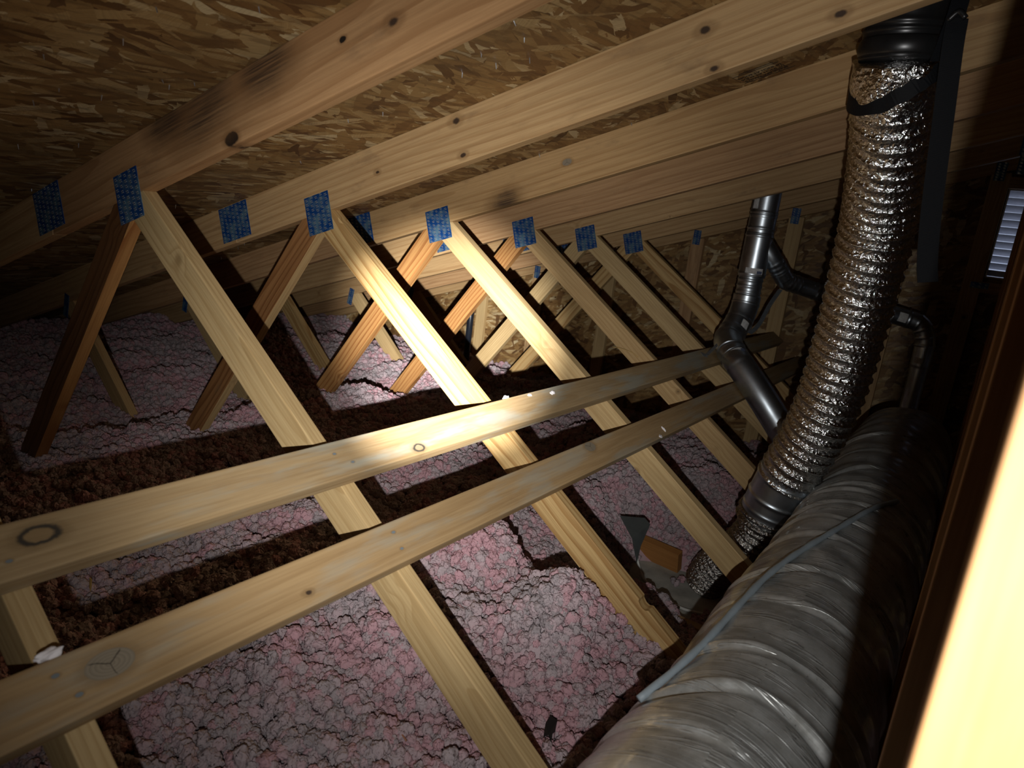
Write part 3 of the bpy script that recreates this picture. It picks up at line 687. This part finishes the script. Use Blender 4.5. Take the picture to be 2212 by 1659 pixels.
def web_mat():
    s = NT('black_nylon_webbing'); tc = s.n('TexCoord').outputs['Object']
    wv = s.n('TexWave', {'wave_type': 'BANDS', 'bands_direction': 'Z'}, Vector=tc, Scale=180.0).outputs[0]
    c = s.mix(wv, (0.003, 0.0035, 0.005), (0.008, 0.009, 0.012))
    return s.done(c, 0.62, 0, s.bump(wv, 0.5, 0.0008), 0.3)
M['strap'] = web_mat()
def ribbon(name, path, widths, wdir, th, mat, parent):
    P = catmull(path, 0.012); vs_, fs = [], []; n = len(P)
    for i, p in enumerate(P):
        t = (P[min(i+1, n-1)]-P[max(i-1, 0)]).normalized()
        wv = wdir(i/(n-1)) if callable(wdir) else Vector(wdir); wv = (wv - t*wv.dot(t)).normalized(); nn = t.cross(wv)
        hw = widths/2
        vs_ += [p-wv*hw-nn*th/2, p+wv*hw-nn*th/2, p+wv*hw+nn*th/2, p-wv*hw+nn*th/2]
    for i in range(n-1):
        for k in range(4): fs.append((4*i+k, 4*i+(k+1) % 4, 4*i+4+(k+1) % 4, 4*i+4+k))
    fs += [(3, 2, 1, 0), tuple(4*(n-1)+k for k in range(4))]
    return meshobj(name, vs_, fs, mat, parent, Matrix.Translation(P[0]))
st = empty('strap', V(1.64, .85, .30), 'black nylon webbing strap hanging beside the foil duct from the roof vent', 'strap')
ribbon('webbing', [V(1.606, .87, .565), V(1.612, .855, .50), V(1.628, .85, .36), V(1.640, .85, .25), V(1.652, .85, .15), V(1.667, .845, .06), V(1.678, .84, .018)], 0.043, (0.9, 0.42, 0), 0.002, M['strap'], st)
# the loop buckled round the hose end
lp = []; fz = frames(fpath)
sl = [0.0]
for i in range(1, 120): sl.append(sl[-1] + (fpath[i]-fpath[i-1]).length)
for i in range(49):
    a = 2*math.pi*i/48
    s_ = 0.046 - 0.030*math.cos(a-0.25)
    k_ = min(range(120), key=lambda q: abs(sl[q]-s_)); p_, t_ = fz[k_][0], fz[k_][1]
    u_ = (Vector((1, 0, 0)) - t_*t_.x).normalized(); v_ = (Vector((0, 1, 0)) - t_*t_.y - u_*u_.y).normalized()
    lp.append(p_ + (u_*math.cos(a) + v_*math.sin(a))*0.1035)
ribbon('webbing', lp, 0.034, lambda t: Vector((0.05, 0.1, -1)), 0.002, M['strap'], st)
ribbon('webbing', [V(1.586, .912, .490), V(1.596, .885, .535), V(1.602, .869, .572), V(1.602, .872, .62), V(1.590, .878, .676)], 0.04, (0.75, 0.65, 0), 0.002, M['strap'], st)
tube('buckle', catmull([V(1.590, .862, .558), V(1.607, .857, .573), V(1.622, .857, .560)], 0.004), lambda s_, a, i: 0.006, 12, M['black'], st)
# ------------------------------------------------------------------ galvanised flue with a wye
M['label'] = plain('paper_label', (0.60, 0.60, 0.60), 0.6, 0, 0.2, 90)
fu = empty('flue_pipe', V(.812, 2.58, -1.0), 'galvanized flue pipe with a wye branch passing up behind the truss chords', 'pipe')
R6 = 0.0635
def beads(*pos, h=0.0035, wdt=0.004): return lambda s_, a, i: sum(h*math.exp(-((s_-p)/wdt)**2) for p in pos)
def pipe(name, pts, r, bd=(), nseg=40, step=0.005, parent=fu, mat=None, h=0.0035):
    b = beads(*bd, h=h)
    return tube(name, catmull(pts, step), lambda s_, a, i: r + b(s_, a, i), nseg, mat or M['galv'], parent)
ftop = pipe('pipe_section', [V(.812, 2.58, .385), V(.812, 2.58, .2), V(.812, 2.58, .10)], R6, (0.175, 0.19, 0.25))
to_deck(ftop, 40)
pipe('wye_fitting', [V(.812, 2.58, .115), V(.811, 2.58, 0.0), V(.810, 2.58, -.10)], R6*1.03, (0.015, 0.20))
pipe('pipe_section', [V(.810, 2.58, -.09), V(.810, 2.58, -.15), V(.810, 2.58, -.20)], R6*0.93, (0.025, 0.055, 0.085, 0.105))
pipe('elbow', [V(.810, 2.58, -.19), V(.810, 2.575, -.24), V(.808, 2.54, -.312), V(.803, 2.47, -.375), V(.806, 2.415, -.412), V(.848, 2.357, -.450)], R6*1.04, (0.045, 0.145, 0.22, 0.27), h=0.003)
lowp = [V(.832, 2.378, -.438), V(.876, 2.335, -.472), V(.924, 2.295, -.499), V(1.040, 2.26, -.598), V(1.126, 2.25, -.685), V(1.2015, 2.24, -.760)]
pipe('pipe_section', lowp, R6*1.03, (0.03, 0.075, 0.135))
pipe('branch_fitting', [V(.838, 2.592, .06), V(.883, 2.62, .0), V(.917, 2.67, -.055), V(.936, 2.702, -.088)], 0.045, (0.10, 0.125, 0.15, 0.165))
pipe('elbow', [V(.928, 2.69, -.075), V(.948, 2.725, -.101), V(.99, 2.785, -.115), V(1.04, 2.835, -.129)], 0.0445, (0.05, 0.075, 0.11))
pipe('branch_pipe', [V(1.02, 2.815, -.124), V(1.113, 2.90, -.148), V(1.265, 3.03, -.181), V(1.41, 3.135, -.209)], 0.0435, (0.06, 0.13, 0.15))
pipe('elbow', [V(1.39, 3.12, -.205), V(1.46, 3.165, -.218), V(1.535, 3.19, -.240), V(1.575, 3.2, -.315), V(1.581, 3.2, -.40), V(1.581, 3.2, -.45)], 0.047, (0.10, 0.15, 0.19, 0.235, 0.28))
pipe('branch_pipe', [V(1.581, 3.2, -.43), V(1.581, 3.2, -.7), V(1.581, 3.2, -1.1), V(1.581, 3.2, -1.318)], 0.044, (0.02,))
def sticker(p, axis, toward, r, span, height, mat=None):
    """curved paper label wrapped on a pipe"""
    ax = Vector(axis).normalized(); tw = Vector(toward); tw = (tw-ax*tw.dot(ax)).normalized(); sdv = ax.cross(tw)
    vs_, fs = [], []; n = 8
    for i in range(n+1):
        a = (i/n-0.5)*span
        o_ = (tw*math.cos(a)+sdv*math.sin(a))*r
        vs_ += [Vector(p)+o_-ax*height/2, Vector(p)+o_+ax*height/2]
    for i in range(n): fs.append((2*i, 2*i+2, 2*i+3, 2*i+1))
    return meshobj('paper_label', vs_, fs, mat or M['label'], fu, Matrix.Translation(Vector(p)), smooth=True)
tocam = lambda p: CAM-p
M['barcode'] = plain('printed_barcode', (0.10, 0.12, 0.2), 0.6)
q_ = V(.811, 2.58, -.072); sticker(q_, (0, 0, 1), tocam(q_)+Vector((0.5, 0, 0)), R6*1.05, 1.3, 0.034)
q_ = V(.811, 2.58, -.074); sticker(q_, (0, 0, 1), tocam(q_)+Vector((2.6, 0, 0)), R6*1.055, 0.4, 0.014, M['barcode'])
q_ = V(.812, 2.58, .250); sticker(q_, (0, 0, 1), tocam(q_)+Vector((-3.0, 0, 0)), R6*1.02, 0.5, 0.052)
lax = lowp[2]-lowp[0]
q_ = lowp[0].lerp(lowp[2], 0.72); sticker(q_, lax, tocam(q_)+Vector((0, 0, 0.6)), R6*1.06, 1.25, 0.034); sticker(q_, lax, tocam(q_)+Vector((2.5, 0, 1.6)), R6*1.065, 0.3, 0.02, M['barcode'])
q_ = V(.803, 2.50, -.350); sticker(q_, (0, 0.06, 0.07), tocam(q_)+Vector((3, 0, 0)), R6*1.09, 0.6, 0.042)
q_ = V(1.085, 2.874, -.141); sticker(q_, (.76, .64, -.17), tocam(q_)+Vector((0, 0, 1.2)), 0.0472, 0.8, 0.03)
q_ = V(1.435, 3.15, -.2125); sticker(q_, (.84, .52, -.16), tocam(q_), 0.0492, 1.0, 0.045)
q_ = V(1.581, 3.2, -.42); sticker(q_, (0, 0, 1), tocam(q_)+Vector((-1, 0, 0)), 0.0492, 0.8, 0.03)
# hanger strips
M['zinc'] = plain('zinc_hanger_strip', (0.42, 0.46, 0.50), 0.38, 0.85, 0.2, 60)
hs = empty('hanger_strap', V(.86, 2.83, -.24), 'flat zinc hanger strip slanting down behind the flue pipe', 'bracket')
ribbon('strip', [V(.868, 2.545, -.372), V(.890, 2.60, -.324), V(.908, 2.65, -.229), V(.932, 2.70, -.146)], 0.024, (0.8, -0.45, -0.3), 0.0015, M['zinc'], hs)
hb = empty('hanger_strap', V(.725, 2.5, -.47), 'short zinc bracket tying the flue elbow to the upper brace board', 'bracket')
ribbon('strip', [V(.764, 2.27, -.478), V(.775, 2.31, -.450), V(.790, 2.338, -.420), V(.800, 2.352, -.392)], 0.017, (0.75, -0.25, -0.1), 0.0015, M['zinc'], hb)
ribbon('foot', [V(.752, 2.235, -.473), V(.758, 2.255, -.477), V(.764, 2.272, -.481)], 0.026, (0.82, 0, -0.57), 0.0015, M['zinc'], hb)
# plumbing vent
M['abs'] = plain('black_plastic_pipe', (0.012, 0.015, 0.022), 0.25, 0, 0.1, 20)
ab = tube('plumbing_vent', [V(-1.50, 3.37, -1.31), V(-1.50, 3.37, -.8), V(-1.50, 3.37, deck(-1.50)-0.012)], lambda s_, a, i: 0.026, 24, M['abs'])
tag(ab, 'thin black plastic plumbing vent pipe near the gable wall', 'pipe')
# ------------------------------------------------------------------ bits on the floor and boards
M['kiln'] = wood('orange_block_wood', (0.40, 0.185, 0.055), (0.30, 0.125, 0.035), ring=40, contrast=0.35, stain_amt=0.1, knots=1.0)
bk = boxf('wood_block', frame(V(.885, 1.735, -1.272), (1.0, -0.09, 0.0), (0.09, 0.97, 0.25)), (0.215, 0.038, 0.095), M['kiln'], None, 0.002)
tag(bk, 'short offcut of orange-brown lumber lying on the bare drywall', 'wood block')
M['flap'] = plain('grey_sheet_metal', (0.095, 0.105, 0.105), 0.5, 0.4, 0.15, 20)
fpv = [V(.785, 1.50, -1.065), V(.865, 1.565, -1.065), V(.895, 1.56, -1.08), V(.898, 1.49, -1.15), V(.905, 1.46, -1.215), V(.868, 1.46, -1.12)]
fpv += [v + Vector((0.0, 0.0006, -0.0015)) for v in fpv]
fp = meshobj('sheet_metal_scrap', fpv, [(0, 1, 2, 5), (2, 3, 4, 5), (11, 8, 7, 6), (11, 10, 9, 8), (0, 6, 7, 1), (1, 7, 8, 2), (2, 8, 9, 3), (3, 9, 10, 4), (4, 10, 11, 5), (5, 11, 6, 0)], M['flap'])
tag(fp, 'bent grey sheet metal scrap sticking out of the insulation', 'scrap')
M['romex'] = plain('pale_cable_jacket', (0.62, 0.62, 0.58), 0.5)
rx = tube('electrical_cable', catmull([V(.84, 1.60, -1.24), V(.89, 1.57, -1.305), V(.95, 1.52, -1.312), V(1.03, 1.475, -1.312), V(1.12, 1.45, -1.312), V(1.22, 1.47, -1.305)], 0.01), lambda s_, a, i: 0.0055, 10, M['romex'])
tag(rx, 'thin pale electrical cable curving over the bare drywall', 'cable')
def onfloor(x, y): return float(hfield(np.array([x]), np.array([y]))[0])
M['tape'] = plain('black_tape', (0.004, 0.004, 0.005), 0.7)
zt = onfloor(1.244, .207)
tpv = [(-.012, -.045), (.012, -.048), (.016, -.01), (.013, .02), (.017, .045), (.003, .036), (-.009, .05), (-.014, .01)]
tw_ = [V(1.244+u*0.9+v*0.25, .207-u*0.3+v*-0.75, zt+0.036+0.008*math.sin(v*60)) for u, v in tpv]
n_ = len(tw_); tw_ += [v + Vector((0, 0, -0.0012)) for v in tw_]
tpo = meshobj('tape_scrap', tw_, [list(range(n_)), list(range(2*n_-1, n_-1, -1))] + [[i, (i+1) % n_, n_+(i+1) % n_, n_+i] for i in range(n_)], M['tape'])
tag(tpo, 'torn scrap of black tape lying on the pink insulation', 'tape')
M['splint'] = plain('yellow_splinter', (0.52, 0.33, 0.10), 0.6)
zs = onfloor(.13, -.204)
sp_ = boxf('wood_splinter', Matrix.Translation(V(.13, -.204, zs+0.026)) @ Matrix.Rotation(0.12, 4, 'Y'), (0.0075, 0.0025, 0.052), M['splint'])
tag(sp_, 'small yellow wood splinter standing upright in the insulation', 'splinter')
zt2 = onfloor(1.02, -.02)
tg = tube('twig', [V(1.06, -.045, zt2+0.028), V(1.03, -.03, zt2+0.022), V(.99, .0, zt2+0.02)], lambda s_, a, i: 0.0016, 8, plain('reddish_sliver', (0.32, 0.14, 0.07), 0.7))
tag(tg, 'thin reddish wood sliver lying on the insulation', 'splinter')
hr = tube('wood_splinter', catmull([V(.612, 1.826, -.478), V(.585, 1.815, -.462), V(.535, 1.80, -.452), V(.50, 1.79, -.452)], 0.01), lambda s_, a, i: 0.0012, 6, M['splint'])
tag(hr, 'hair-thin curved wood sliver peeling off a truss web above the brace', 'splinter')
# white tufts caught on the braces
M['fluff'] = plain('white_fluff', (0.82, 0.78, 0.80), 0.95, 0, 0.08, 200)
def fluff(b, y, d, out, dims, label):
    wd3 = Vector((wdv[0], 0, wdv[1])); wn3 = Vector((math.sin(ALPHA), 0, math.cos(ALPHA)))
    c = V(0, y, 0) + wd3*(b+d) + wn3*(T+out)
    bm = bmesh.new(); bmesh.ops.create_icosphere(bm, subdivisions=3, radius=1)
    for v in bm.verts:
        v.co *= 1 + 0.25*math.sin(v.co.x*3+y*40)*math.cos(v.co.y*4) + 0.12*math.sin(v.co.z*6+v.co.x*4)
    me = bpy.data.meshes.new('insulation_tuft'); bm.to_mesh(me); bm.free(); me.materials.append(M['fluff'])
    fr = frame(c, (0, 1, 0), wn3) @ Matrix.Diagonal((*dims, 1))
    o = bpy.data.objects.new('insulation_tuft', me); link(o, None, fr)
    return tag(o, label, 'insulation tuft', 'white tufts caught on the brace boards')
fluff(.8618, .664, -0.004, -0.004, (0.013, 0.006, 0.007), 'white insulation tuft on the top edge of the upper brace board')
fluff(.8618, .770, 0.009, 0.0, (0.010, 0.003, 0.005), 'thin white insulation shred stuck to the upper brace board between two others')
fluff(.8618, .887, 0.022, 0.001, (0.012, 0.004, 0.007), 'star-shaped white insulation shred stuck to the face of the upper brace board')
fluff(1.0767, -.600, -0.008, -0.003, (0.018, 0.008, 0.007), 'plump white insulation tuft on the top edge of the lower brace board')
fluff(1.0767, 1.337, 0.065, 0.002, (0.004, 0.003, 0.012), 'narrow white insulation shred hanging on the lower brace board')
fluff(1.0767, 1.28, 0.083, 0.0, (0.012, 0.004, 0.006), 'white insulation shred on the bottom edge of the lower brace board')
# ------------------------------------------------------------------ nail tips through the sheathing
bm = bmesh.new(); dnrm = Vector((cth, 0, -3*cth))
known = [(.52, -.25), (.27, -.1), (.26, -.32), (.39, -.24), (.84, .39), (.65, .42), (.79, .49), (-.04, .51), (.28, .04), (.14, -.16), (.20, .24), (1.18, .93), (.62, -.12), (.13, -.24), (.29, -.04)]
allp = known + [(random.uniform(-1.5, 1.7), random.uniform(-.6, 3.4)) for _ in range(150)]
for x, y in allp:
    if min((y/S) % 1.0, 1.0) < 0.1: continue
    p = V(x, y, deck(x)); ax = (dnrm + Vector((random.uniform(-.25, .25), random.uniform(-.25, .25), 0))).normalized()
    L = random.uniform(0.007, 0.014)
    mt = frame(p+ax*L/2, Vector((ax.z, 0, -ax.x)) if abs(ax.z) > .1 else (1, 0, 0), ax)
    rot = Matrix((mt.col[0], mt.col[2], mt.col[1], mt.col[3])).transposed()
    bmesh.ops.create_cone(bm, segments=6, radius1=0.0016, radius2=0.0009, depth=L, cap_ends=True, matrix=rot)
inv = WM[ceil_l].inverted(); bm.transform(inv)
nm_ = bpy.data.meshes.new('nail_tips'); bm.to_mesh(nm_); bm.free(); nm_.materials.append(plain('bright_nail', (0.6, 0.64, 0.7), 0.3, 0.9))
tag(link(bpy.data.objects.new('nail_tips', nm_), ceil_l, WM[ceil_l]), 'bright shingle nail points poking through the sheathing', kind='stuff')
# ------------------------------------------------------------------ print on the sheathing
def deck_text(body, start, end, size, name):
    """text running from start to end on the underside of the sheathing, read from below"""
    a, b = V(start[0], start[1], deck(start[0])), V(end[0], end[1], deck(end[0]))
    xd = (b-a).normalized(); nz_ = dnrm
    fr = frame(a.lerp(b, 0.5)+dnrm*0.0006, xd, nz_.cross(xd))
    me = text_mesh(body, size); me.materials.append(M['ink'])
    wdt = max(v.co.x for v in me.vertices)-min(v.co.x for v in me.vertices)
    sc = (b-a).length/wdt
    for v in me.vertices: v.co.x *= sc
    return link(bpy.data.objects.new(name, me), ceil_l, fr)
for i, tx in enumerate(('SPACE APA PANELS', '1/8 INCH AT ENDS', '1/8 INCH AT EDGES')):
    yy = 1.168 - i*0.0205
    deck_text(tx, (1.190-0.004*i, yy-0.005), (1.075-0.004*i, yy+0.006), 0.0185, 'printed_text')
for yy, x0_, x1_ in ((1.186, 1.205, 1.07), (1.105, 1.18, 1.06), (1.093, 1.17, 1.08)):
    a = V(x0_, yy, deck(x0_))+dnrm*0.0006; b = V(x1_, yy+0.008, deck(x1_))+dnrm*0.0006
    o = boxf('printed_bar', frame(a.lerp(b, .5), b-a, (0, 1, 0)), ((b-a).length, 0.0028, 0.0004), M['ink'], ceil_l)
